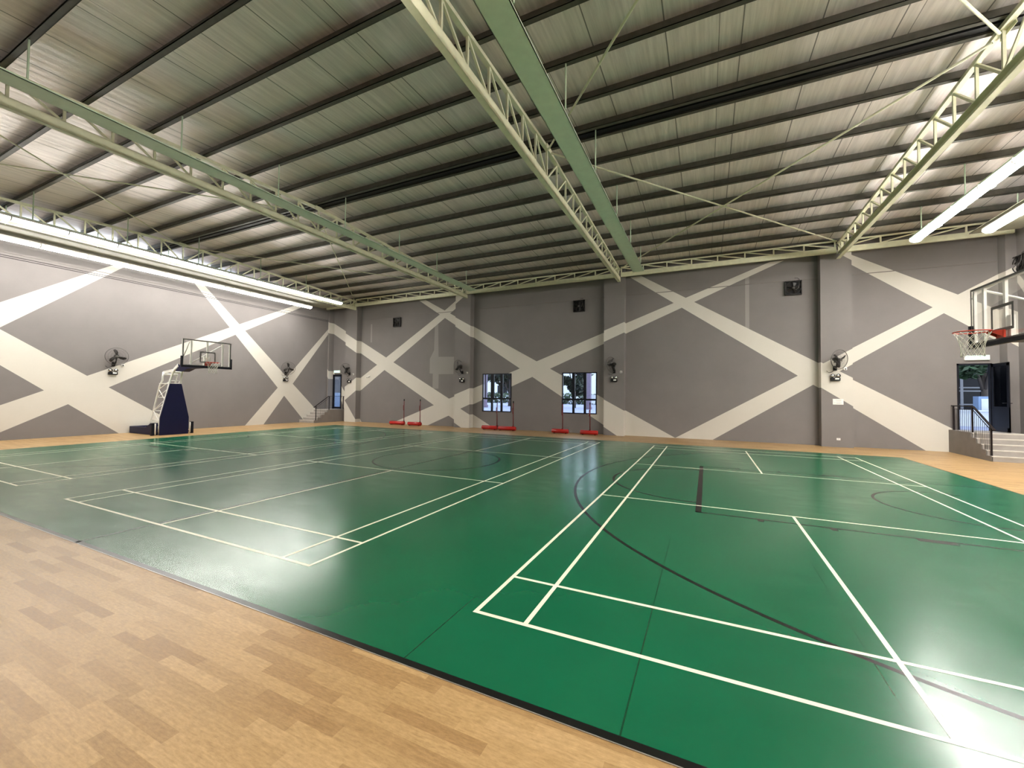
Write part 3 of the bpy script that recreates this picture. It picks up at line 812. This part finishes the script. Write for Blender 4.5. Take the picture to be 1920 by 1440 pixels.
    def fr(y0, y1, z0, z1, w):
        box(bm, bx+0.008, bx+0.008+e, y0, y0+w, z0, z1); box(bm, bx+0.008, bx+0.008+e, y1-w, y1, z0, z1)
        box(bm, bx+0.008, bx+0.008+e, y0+w, y1-w, z1-w, z1); box(bm, bx+0.008, bx+0.008+e, y0+w, y1-w, z0, z0+w)
    fr(-0.9, 0.9, zb, zt, 0.036); fr(-0.295, 0.295, 3.05, 3.50, 0.05)
    obj('board_marking', bm, M['boardline'], bb)
    bm = BM()
    box(bm, bx-0.045, bx+0.03, -0.92, 0.92, zb-0.07, zb+0.01)
    for s in (-1, 1): box(bm, bx-0.045, bx+0.03, s*0.92-0.03, s*0.92+0.03, zb-0.07, zb+0.37)
    obj('edge_padding', bm, M['blackpad'], bb, 0.01)
    # rim
    rx = bx+0.375; rz = 3.05
    bm = BM(); tube(bm, [(rx+0.232*cos(2*pi*i/40), 0.232*sin(2*pi*i/40), rz) for i in range(40)], 0.010, 8, closed=True)
    prism(bm, [(bx+0.012, -0.10, rz-0.12), (bx+0.012, 0.10, rz-0.12), (bx+0.012, 0.10, rz+0.01), (bx+0.012, -0.10, rz+0.01)], (0.03, 0, 0))
    for s in (-1, 1): prism(bm, [(bx+0.03, s*0.09, rz-0.11), (bx+0.20, s*0.07, rz-0.012), (bx+0.20, s*0.07, rz+0.008), (bx+0.03, s*0.09, rz+0.008)], (0, -s*0.015, 0))
    prism(bm, [(bx+0.03, -0.09, rz-0.006), (bx+0.03, 0.09, rz-0.006), (bx+0.165, 0.085, rz-0.006), (bx+0.145, 0.0, rz-0.006), (bx+0.165, -0.085, rz-0.006)], (0, 0, 0.012))
    rim = obj('rim', bm, M['redrim'], t)
    bm = BM(); nn = 12; K = 9
    for hnd in (1, -1):
        for k in range(nn):
            pts = []
            for i in range(K+1):
                f = i/K; r = 0.225*(1-f)+0.125*f+0.02*f*f-0.03*sin(pi*f); a = 2*pi*k/nn+hnd*f*(2*pi*3/nn)
                pts.append((rx+r*cos(a), r*sin(a), rz-0.01-0.42*f))
            tube(bm, pts, 0.0042, 5)
    obj('net', bm, M['netwhite'], rim)
    return t
h = make_hoop(); h.location = (-19.0, RIDGE, 0); h['label'] = 'portable basketball hoop with navy padding by the left wall'
dup(h, (-5.175*2+19.0, RIDGE, 0), pi, 'portable basketball hoop at the right edge with red rim and clear board')

# ------------------------------------------------------------------ wall fans
def make_fan():
    t = thing('wall_fan', '', 'fan', (0, 0, 0), 0, 'oscillating wall fans')
    # local: wall is the plane x = 0, fan faces +x
    bm = BM(); box(bm, 0.0, 0.03, -0.06, 0.06, -0.11, 0.07)
    prism(bm, [(0.03, -0.035, -0.09), (0.11, -0.02, -0.05), (0.13, -0.02, 0.03), (0.03, -0.035, 0.05)], (0, 0.06, 0)); obj('wall_bracket', bm, M['black'], t)
    bm = BM(); tube(bm, [(0.10, 0, -0.02), (0.20, 0, 0.02), (0.26, 0, 0.12), (0.27, 0, 0.26)], 0.024, 8); obj('arm', bm, M['black'], t)
    return t
def fan_head(t, yaw, pitch=-0.12, r=0.37):
    o = thing('fan_head', None, None, (0.27, 0, 0.30)); o.parent = t
    bmh = BM(); lathe(bmh, [(-0.13, 0.0), (-0.12, 0.055), (-0.05, 0.075), (0.04, 0.07), (0.06, 0.03), (0.10, 0.02), (0.10, 0)], (0, 0, 0), (1, 0, 0), 16)
    return o
HEADBM = None
def build_fan(loc, rz, yaw, label, group='oscillating wall fans', spin=0.0):
    """rz: direction of the wall normal; yaw: swing of the head about the arm"""
    t = make_fan(); t.location = loc; t.rotation_euler = (0, 0, rz); t['label'] = label
    R = Matrix.Translation((0.27, 0, 0.30)) @ Matrix.Rotation(yaw, 4, 'Z') @ Matrix.Rotation(0.10, 4, 'Y')
    def put(bm): bmesh.ops.transform(bm, matrix=R, verts=bm.verts)
    bm = BM(); lathe(bm, [(-0.15, 0.0), (-0.14, 0.06), (-0.06, 0.085), (0.02, 0.08), (0.045, 0.04), (0.05, 0)], (0, 0, 0), (1, 0, 0), 16)
    box(bm, -0.09, -0.02, -0.03, 0.03, -0.13, -0.03)
    put(bm); obj('motor', bm, M['motor'], t)
    bm = BM(); lathe(bm, [(0.05, 0.02), (0.07, 0.045), (0.13, 0.045), (0.15, 0.0)], (0, 0, 0), (1, 0, 0), 14)
    for k in range(3):
        a = 2*pi*k/3+0.5+spin
        P = []
        for i, (rr, w1, w2, tw) in enumerate(((0.04, -0.03, 0.03, 0.03), (0.14, -0.055, 0.05, 0.035), (0.24, -0.075, 0.045, 0.03), (0.31, -0.05, 0.02, 0.02))):
            row = []
            for w, x in ((w1, 0.10-tw), (w2, 0.10+tw)):
                aa = a+w/rr if rr > .05 else a+w/0.06*0.8
                row.append(bm.verts.new((x, rr*cos(aa+rr*1.2), rr*sin(aa+rr*1.2))))
            P.append(row)
        for A, B in zip(P, P[1:]): bm.faces.new((A[0], A[1], B[1], B[0])).smooth = True
    put(bm); o = obj('blades', bm, M['motor'], t, fixn=False)
    s = o.modifiers.new('thickness', 'SOLIDIFY'); s.thickness = 0.004
    bm = BM(); r = 0.37
    def ring(x, rr, th, n=36): tube(bm, [(x, rr*cos(2*pi*i/n), rr*sin(2*pi*i/n)) for i in range(n)], th, 5, closed=True)
    ring(0.10, r, 0.009); ring(0.118, r-0.004, 0.005)
    for f in (0.25, 0.5, 0.75): ring(0.10+0.075*(1-f*f), r*f, 0.0018, 28); ring(0.10-0.075*(1-f*f), r*f, 0.0018, 28)
    for i in range(40):
        a = 2*pi*i/40
        for sg in (1, -1):
            pts = [(0.10+sg*0.075*(1-f*f), r*f*cos(a), r*f*sin(a)) for f in (0.14, 0.5, 0.8, 1.0)]
            tube(bm, pts, 0.0020, 3, cap=False)
    lathe(bm, [(0.178, 0.0), (0.176, 0.05), (0.170, 0.055)], (0, 0, 0), (1, 0, 0), 16)
    put(bm); obj('guard', bm, M['wire'], t, fixn=False)
    # plug box and cord
    bm = BM(); sy = -0.30
    tube(bm, [(0.05, -0.03, -0.08), (0.05, -0.10, -0.17), (0.03, -0.2, -0.19), (0.03, -0.27, -0.12)], 0.007, 6); obj('cord', bm, M['black'], t)
    return t
def socket(loc, rz, label):
    t = thing('wall_socket', label, 'socket', loc, rz, 'sockets beside the wall fans')
    bm = BM(); box(bm, 0, 0.03, -0.05, 0.05, -0.05, 0.05); obj('plate', bm, M['plastic'], t, 0.004)
    bm = BM(); box(bm, 0.03, 0.055, -0.022, 0.022, -0.03, 0.01); obj('plug', bm, M['black'], t, 0.004)
def emergency(loc, rz, label):
    t = thing('emergency_light', label, 'emergency light', loc, rz, 'twin-spot emergency lights')
    bm = BM(); box(bm, 0, 0.10, -0.15, 0.15, -0.10, 0.02); obj('battery_box', bm, M['black'], t, 0.008)
    bm = BM(); box(bm, 0.10, 0.103, -0.02, 0.11, -0.055, 0.005); obj('label_plate', bm, M['plastic'], t)
    for s in (-1, 1):
        bm = BM(); lathe(bm, [(0.0, 0.0), (0.005, 0.05), (0.05, 0.07), (0.075, 0.072), (0.075, 0.06)], (0.015, s*0.085, 0.10), (1, 0.12*s, -0.15), 18)
        box(bm, 0.03, 0.06, s*0.085-0.012, s*0.085+0.012, 0.01, 0.06)
        sp = obj('spot_head', bm, M['black'], t)
        bm = BM(); lathe(bm, [(0.030, 0.0), (0.045, 0.03), (0.072, 0.060), (0.074, 0.060), (0.074, 0.0)], (0.015, s*0.085, 0.10), (1, 0.12*s, -0.15), 18)
        obj('reflector', bm, M['lens'], sp)
FN = [((-19.35, YP, 3.16), -pi/2, radians(-105), 'wall fan on the pillar next to the narrow left door', 'left of the narrow door pillar'),
      ((-10.66, YP, 3.14), -pi/2, radians(-100), 'wall fan on the pillar left of the two windows', ''),
      ((-2.15, YP, 3.07), -pi/2, radians(-115), 'wall fan on the pillar right of the two windows', ''),
      ((6.32, YP, 3.07), -pi/2, radians(35), 'wall fan on the right pillar above the paper notice', ''),
      ((XL, 5.50, 3.05), 0, radians(-14), 'wall fan on the left wall behind the basketball hoop', ''),
      ((XL, 13.55, 3.07), 0, radians(-40), 'wall fan on the left wall near the left steps', '')]
NM = ['pillar next to the narrow left door', 'pillar left of the two windows', 'pillar right of the two windows', 'right pillar above the paper notice', 'left wall behind the basketball hoop', 'left wall near the left steps']
for i, (loc, rz, yaw, lab, _) in enumerate(FN):
    build_fan(loc, rz, yaw, 'black '+lab, spin=0.6*i+(0.75 if i == 4 else 0))
    n = Vector((cos(rz), sin(rz), 0)); s = Vector((-sin(rz), cos(rz), 0))
    p = Vector(loc); wallp = p - n*0
    # plug to the right of the bracket as seen from the hall
    right = -s if False else (Vector((1, 0, 0)) if abs(n.y) > .5 else Vector((0, 1, 0)))
    q = p + right*0.32 + Vector((0, 0, -0.05))
    if i != 3 or True: socket(q, rz, 'white fan socket on the '+NM[i])
    emergency((p.x, p.y, 2.66) if i < 4 else (p.x, p.y-0.02, 2.66), rz, 'black twin-spot emergency light on the '+NM[i])

# ------------------------------------------------------------------ exhaust fans high on the walls
def exhaust(loc, rz, label):
    t = thing('exhaust_fan', label, 'exhaust fan', loc, rz, 'exhaust fans high on the walls')
    h = 0.29
    bm = BM(); box(bm, 0.0, 0.012, -h, h, -h, h); obj('back_plate', bm, M['black'], t)
    bm = BM()
    box(bm, 0.0, 0.10, -h, -h+0.025, -h, h); box(bm, 0.0, 0.10, h-0.025, h, -h, h); box(bm, 0.0, 0.10, -h, h, -h, -h+0.025); box(bm, 0.0, 0.10, -h, h, h-0.025, h)
    obj('housing', bm, M['motor'], t)
    bm = BM(); tube(bm, [(0.10, 0.255*cos(2*pi*i/32), 0.255*sin(2*pi*i/32)) for i in range(32)], 0.012, 6, closed=True)
    for a in (0.3, 1.87): tube(bm, [(0.11, -0.255*cos(a), -0.255*sin(a)), (0.115, 0.255*cos(a), 0.255*sin(a))], 0.008, 6)
    obj('ring_guard', bm, M['motor'], t)
    bm = BM()
    for k in range(5):
        a = 2*pi*k/5; v = []
        for rr, da, x in ((0.05, -0.4, 0.05), (0.05, 0.4, 0.07), (0.23, 0.38, 0.075), (0.23, -0.25, 0.035)): v.append(bm.verts.new((x, rr*cos(a+da), rr*sin(a+da))))
        bm.faces.new(v)
    o = obj('blades', bm, M['motor'], t, fixn=False); s = o.modifiers.new('thickness', 'SOLIDIFY'); s.thickness = 0.004
    bm = BM(); lathe(bm, [(0.03, 0.0), (0.03, 0.06), (0.10, 0.055), (0.12, 0.03), (0.12, 0)], (0, 0, 0), (1, 0, 0), 16); obj('hub', bm, M['wire'], t)
    bm = BM(); tube(bm, [(0.11, 0.0, -0.02), (0.13, 0.08, -0.10), (0.13, 0.17, -0.02), (0.11, 0.20, 0.15), (0.09, 0.20, 0.33), (0.012, 0.17, 0.40), (0.012, 0.05, 0.41)], 0.009, 6); obj('power_cord', bm, M['wire'], t)
exhaust((-15.77, YB, 6.37), -pi/2, 'black exhaust fan high between the first two pillars from the left')
exhaust((-4.0, YB, 6.41), -pi/2, 'square black exhaust fan high above the right window')
exhaust((5.05, YB, 6.40), -pi/2, 'square black exhaust fan high beside the right pillar')
exhaust((XR, 16.36, 6.42), pi, 'exhaust fan high on the right wall behind the backboard')

# camera, notice, wall points
t = thing('security_camera', 'small white security camera on the far wall near the narrow door', 'camera', (-18.03, YB, 2.95), -pi/2)
bm = BM(); lathe(bm, [(0, 0), (0, 0.045), (0.02, 0.045), (0.02, 0)], (0, 0, 0.05), (1, 0, 0), 14); tube(bm, [(0.02, 0, 0.05), (0.08, 0, 0.06), (0.10, 0, 0.02)], 0.012, 8); obj('mount', bm, M['plastic'], t)
bm = BM(); lathe(bm, [(0, 0.0), (0, 0.035), (0.16, 0.035), (0.17, 0.02), (0.17, 0)], (0.05, 0.04, 0.0), (1, -0.5, -0.35), 14); obj('body', bm, M['plastic'], t)
bm = BM(); lathe(bm, [(0, 0.0), (0, 0.024), (0.01, 0.02), (0.01, 0)], (0.203, -0.036, -0.0535), (1, -0.5, -0.35), 14); obj('lens', bm, M['black'], t)
t = thing('paper_notice', 'white paper notice on the right pillar under the emergency light', 'notice', (6.41, YP, 1.75), -pi/2)
bm = BM(); box(bm, 0, 0.004, -0.165, 0.165, -0.11, 0.11); obj('sheet', bm, M['plastic'], t)
bm = BM()
for z, a, b in ((0.068, -0.10, 0.10), (0.048, -0.06, 0.10), (0.012, -0.055, 0.075), (-0.045, -0.055, 0.075), (-0.062, -0.055, 0.075)): box(bm, 0.004, 0.005, a, b, z-0.006, z+0.006)
for y in (-0.105, 0.095): box(bm, 0.004, 0.005, y-0.012, y+0.012, -0.055, -0.035)
obj('printed_lines', bm, simple('pale_grey_print', (0.50, 0.47, 0.44, 1), 0.6), t)
for loc, lb in (((6.41, YP, 0.31), 'white double socket low on the right pillar'), ((-2.1, YP, 0.30), 'off-white socket low on the pillar right of the windows'), ((-10.5, YP, 0.33), 'off-white socket low on the pillar left of the windows')):
    t = thing('wall_socket', lb, 'socket', loc, -pi/2, 'low wall sockets')
    bm = BM(); w = 0.06 if 'double' in lb else 0.04
    box(bm, 0, 0.012, -w, w, -0.04, 0.04); obj('plate', bm, M['plastic'] if 'double' in lb else M['white'], t, 0.003)
    bm = BM(); box(bm, 0.012, 0.015, -0.004, 0.004, -0.01, 0.012); obj('slot', bm, M['boardline'], t)

# ------------------------------------------------------------------ badminton net posts
def netpost(xp, xa, xb, y, label, h=1.55):
    t = thing('net_post', label, 'net post', (xp, y, 0), 0, 'red badminton net posts')
    r = 0.105; L = xb-xa
    bm = BM(); lathe(bm, [(0, 0), (0, r*0.8), (0.02, r), (L-0.02, r), (L, r*0.8), (L, 0)], (xa-xp, 0, r+0.02), (1, 0, 0), 20); obj('weight_cylinder', bm, M['redpost'], t)
    for e in (0.012, L-0.012):
        bm = BM(); tube(bm, [(xa-xp+e+0.1*(1 if e < .1 else -1), 0.07, 0.025), (xa-xp+e+0.13*(1 if e < .1 else -1), 0.07, 0.025)], 0.025, 10)
        tube(bm, [(xa-xp+e+0.1*(1 if e < .1 else -1), -0.07, 0.025), (xa-xp+e+0.13*(1 if e < .1 else -1), -0.07, 0.025)], 0.025, 10); obj('wheel', bm, M['black'], t)
    bm = BM(); tube(bm, [(0, 0, r), (0, 0, h-0.08)], 0.022, 10); box(bm, -0.04, 0.04, -0.04, 0.04, r*1.6, r*2+0.05); obj('post', bm, M['darkred'], t)
    bm = BM(); tube(bm, [(0, 0, h-0.10), (0, 0, h-0.02), (-0.012, 0, h)], 0.028, 8); obj('top_cap', bm, M['black'], t)
    bm = BM(); tube(bm, [(-0.03, -0.02, h-0.35), (-0.045, -0.02, h-0.52), (-0.02, -0.02, h-0.66)], 0.018, 6); obj('winder', bm, M['darkred'], t)
PL = ['first red net post from the left, on the far wall', 'second red net post from the left, on the far wall', 'red net post before the left window', 'red net post just right of the left window',
      'red net post at the left edge of the right window', 'red net post before the right window']
for (xp, xa, xb), lb in zip(((-14.47,-15.52,-14.42),(-13.28,-14.14,-13.2),(-8.22,-9.12,-8.2),(-7.27,-8.13,-7.12),(-4.58,-5.13,-4.28),(-3.21,-3.68,-2.83)), PL):
    netpost(xp, xa, xb, 16.22, lb)

# ------------------------------------------------------------------ outdoors seen through the openings
bm = BM(); box(bm, -70, 60, YB+0.2, 90, 0.55, 0.78)
tag(obj('ground', bm, M['paving']), 'pale paving outside the windows', 'ground', kind='structure')
bm = BM()
for i in range(5200):
    p = Vector((random.uniform(-30, 8), random.uniform(46, 48), random.uniform(0.8, 2.15)))
    s = random.uniform(0.08, 0.2); a = Vector((random.gauss(0,1), random.gauss(0,1), random.gauss(0,1))).normalized(); b = a.orthogonal().normalized()*s; a = a.cross(b).normalized()*s
    bm.faces.new([bm.verts.new(p+q) for q in (a, b, -a, -b)])
tag(obj('hedge', bm, M['leaf2'], fixn=False), 'low green hedge far outside the windows', 'hedge')
def tree(loc, h0, h1, rad, n, mat, label, leaf=0.22):
    t = thing('tree', label, 'tree', loc, 0, 'trees outside')
    bm = BM(); tube(bm, [(0, 0, 0), (0.05, 0, h0*0.7), (0.0, 0.1, (h0+h1)/2)], [0.16, 0.12, 0.06], 8)
    for k in range(4):
        a = k*1.7; tube(bm, [(0.03, 0, h0*0.7), (rad*0.5*cos(a), rad*0.5*sin(a), (h0+h1)/2)], [0.07, 0.03], 6)
    obj('trunk', bm, M['bark'], t)
    bm = BM(); cl = [(random.uniform(-rad*.7, rad*.7), random.uniform(-rad*.7, rad*.7), random.uniform(h0+.2, h1-.3), random.uniform(rad*.3, rad*.55)) for _ in range(16)]
    for i in range(n):
        c = random.choice(cl); d = Vector((random.gauss(0,1), random.gauss(0,1), random.gauss(0,1))).normalized()*c[3]*random.uniform(0.5, 1)
        p = Vector(c[:3])+d; p.z = max(p.z, h0-0.2)
        s = leaf*random.uniform(0.6, 1.3); a = Vector((random.gauss(0,1), random.gauss(0,1), random.gauss(0,.6))).normalized(); b = a.orthogonal().normalized()*s*0.5; a = a*s
        bm.faces.new([bm.verts.new(p+q) for q in (a, b, -a, -b)])
    obj('foliage', bm, mat, t, fixn=False)
tree((-15.6, 33, 0.78), 1.5, 7.5, 2.5, 6500, M['leaf'], 'dark tree outside the left window', 0.30)
tree((-8.9, 32.5, 0.78), 1.35, 7.0, 1.25, 3400, M['leaf'], 'dark tree outside the right window', 0.26)
tree((-7.9, 41, 0.78), 1.9, 7.0, 1.0, 1500, M['leaf'], 'farther dark tree at the right side of the right window', 0.26)
tree((12.7, 21.8, 0.78), 1.95, 5.0, 1.05, 2600, M['leaf2'], 'leafy tree outside the open right door', 0.16)
for loc, w, lb in (((-6.78, 29.5), 0.17, 'mauve column outside the right window'), ((-15.55, 28.0), 0.16, 'mauve column outside the left window')):
    bm = BM(); x, y = loc; box(bm, x-w, x+w, y-w, y+w, 0.78, 9); box(bm, x-w-.05, x+w+.05, y-w-.05, y+w+.05, 0.78, 1.0)
    tag(obj('outdoor_column', bm, M['purple'], bevel=0.02), lb, 'column', 'outdoor columns')
t = thing('garden_chair', 'white garden chair outside behind the mauve column', 'chair', (-7.75, 34, 0.78))
bm = BM(); box(bm, -0.3, 0.3, -0.3, 0.3, 0.4, 0.46); obj('seat', bm, M['outwhite'], t)
bm = BM(); prism(bm, [(-0.3, 0.28, 0.46), (0.3, 0.28, 0.46), (0.3, 0.55, 1.2), (-0.3, 0.55, 1.2)], (0, 0.04, 0)); obj('backrest', bm, M['outwhite'], t)
for a in (-.26, .26):
    for b in (-.26, .26):
        bm = BM(); box(bm, a-.03, a+.03, b-.03, b+.03, 0, 0.4); obj('leg', bm, M['outwhite'], t)
# white building far behind
def facade(name, x0, x1, y, h, mat, label, wins, cat='building', base=0.78):
    t = thing(name, label, cat, ((x0+x1)/2, y, base))
    hw = (x1-x0)/2
    bm = BM(); box(bm, -hw, hw, 0, 3, 0, h); obj('wall', bm, mat, t)
    for (a, b, c, d) in wins:
        bm = BM(); box(bm, a, b, -0.04, 0.0, c, d); f = obj('window', bm, M['mullion'], t)
        bm = BM(); box(bm, a+.06, b-.06, -0.05, -0.04, c+.06, d-.06); obj('pane', bm, M['darkglass'], f)
facade('building', -60, -4, 62, 10, M['outwhite'], 'pale building far beyond the trees outside',
       [(-20+5*i, -18+5*i, 1.2+3.2*j, 2.8+3.2*j) for i in range(9) for j in range(3)])
# beyond the right door: low white wall, dark glazed facade, white pillar
t = thing('parapet', 'low white wall outside the open right door', 'wall', (13.2, 20.4, 0.78))
bm = BM(); box(bm, -4, 4, 0, 0.12, 0, 0.62); obj('wall_panel', bm, M['outwhite'], t)
bm = BM(); box(bm, -4, 4, -0.04, 0.16, 0.62, 0.68); obj('coping', bm, M['outwhite'], t)
t = thing('pavilion', 'dark glazed pavilion outside the open right door', 'building', (14.5, 23.8, 0.78))
bm = BM(); box(bm, -13, 6, 0, 2, 0, 5.5); obj('glazed_wall', bm, M['darkglass'], t)
for x in (-2.7, -1.68, -0.95, 0.1, 1.2, 2.3):
    bm = BM(); box(bm, x-0.05, x+0.05, -0.06, 0.0, 0, 4.6); obj('mullion', bm, M['mullion'], t)
for z in (0.88, 1.52, 1.68):
    bm = BM(); box(bm, -6, 6, -0.05, 0.0, z-0.03, z+0.03); obj('transom', bm, M['mullion'], t)
t = thing('utility_cabinet', 'pale blue-grey cabinet outside the open right door', 'cabinet', (12.46, 20.9, 0.78))
bm = BM(); box(bm, -0.30, 0.30, 0, 0.4, 0, 1.25); obj('body', bm, M['outblue'], t)
bm = BM(); box(bm, -0.22, 0.22, -0.015, 0, 0.1, 1.15); obj('cabinet_door', bm, M['outwhite'], t)
# beyond the left door: pale wall with dark louvres above
t = thing('screen_wall', 'pale blue wall with dark louvres outside the narrow left door', 'wall', (-25.5, 19.6, 0.78))
bm = BM(); box(bm, -4.5, 4.2, 0, 0.15, 0, 1.12); obj('wall_panel', bm, M['outblue'], t)
bm = BM()
for i in range(24): box(bm, -4.5, 4.2, 0.02, 0.12, 1.14+i*0.085, 1.20+i*0.085)
box(bm, -4.5, 4.2, 0.12, 0.15, 1.12, 3.2); obj('louvres', bm, M['louvre'], t)
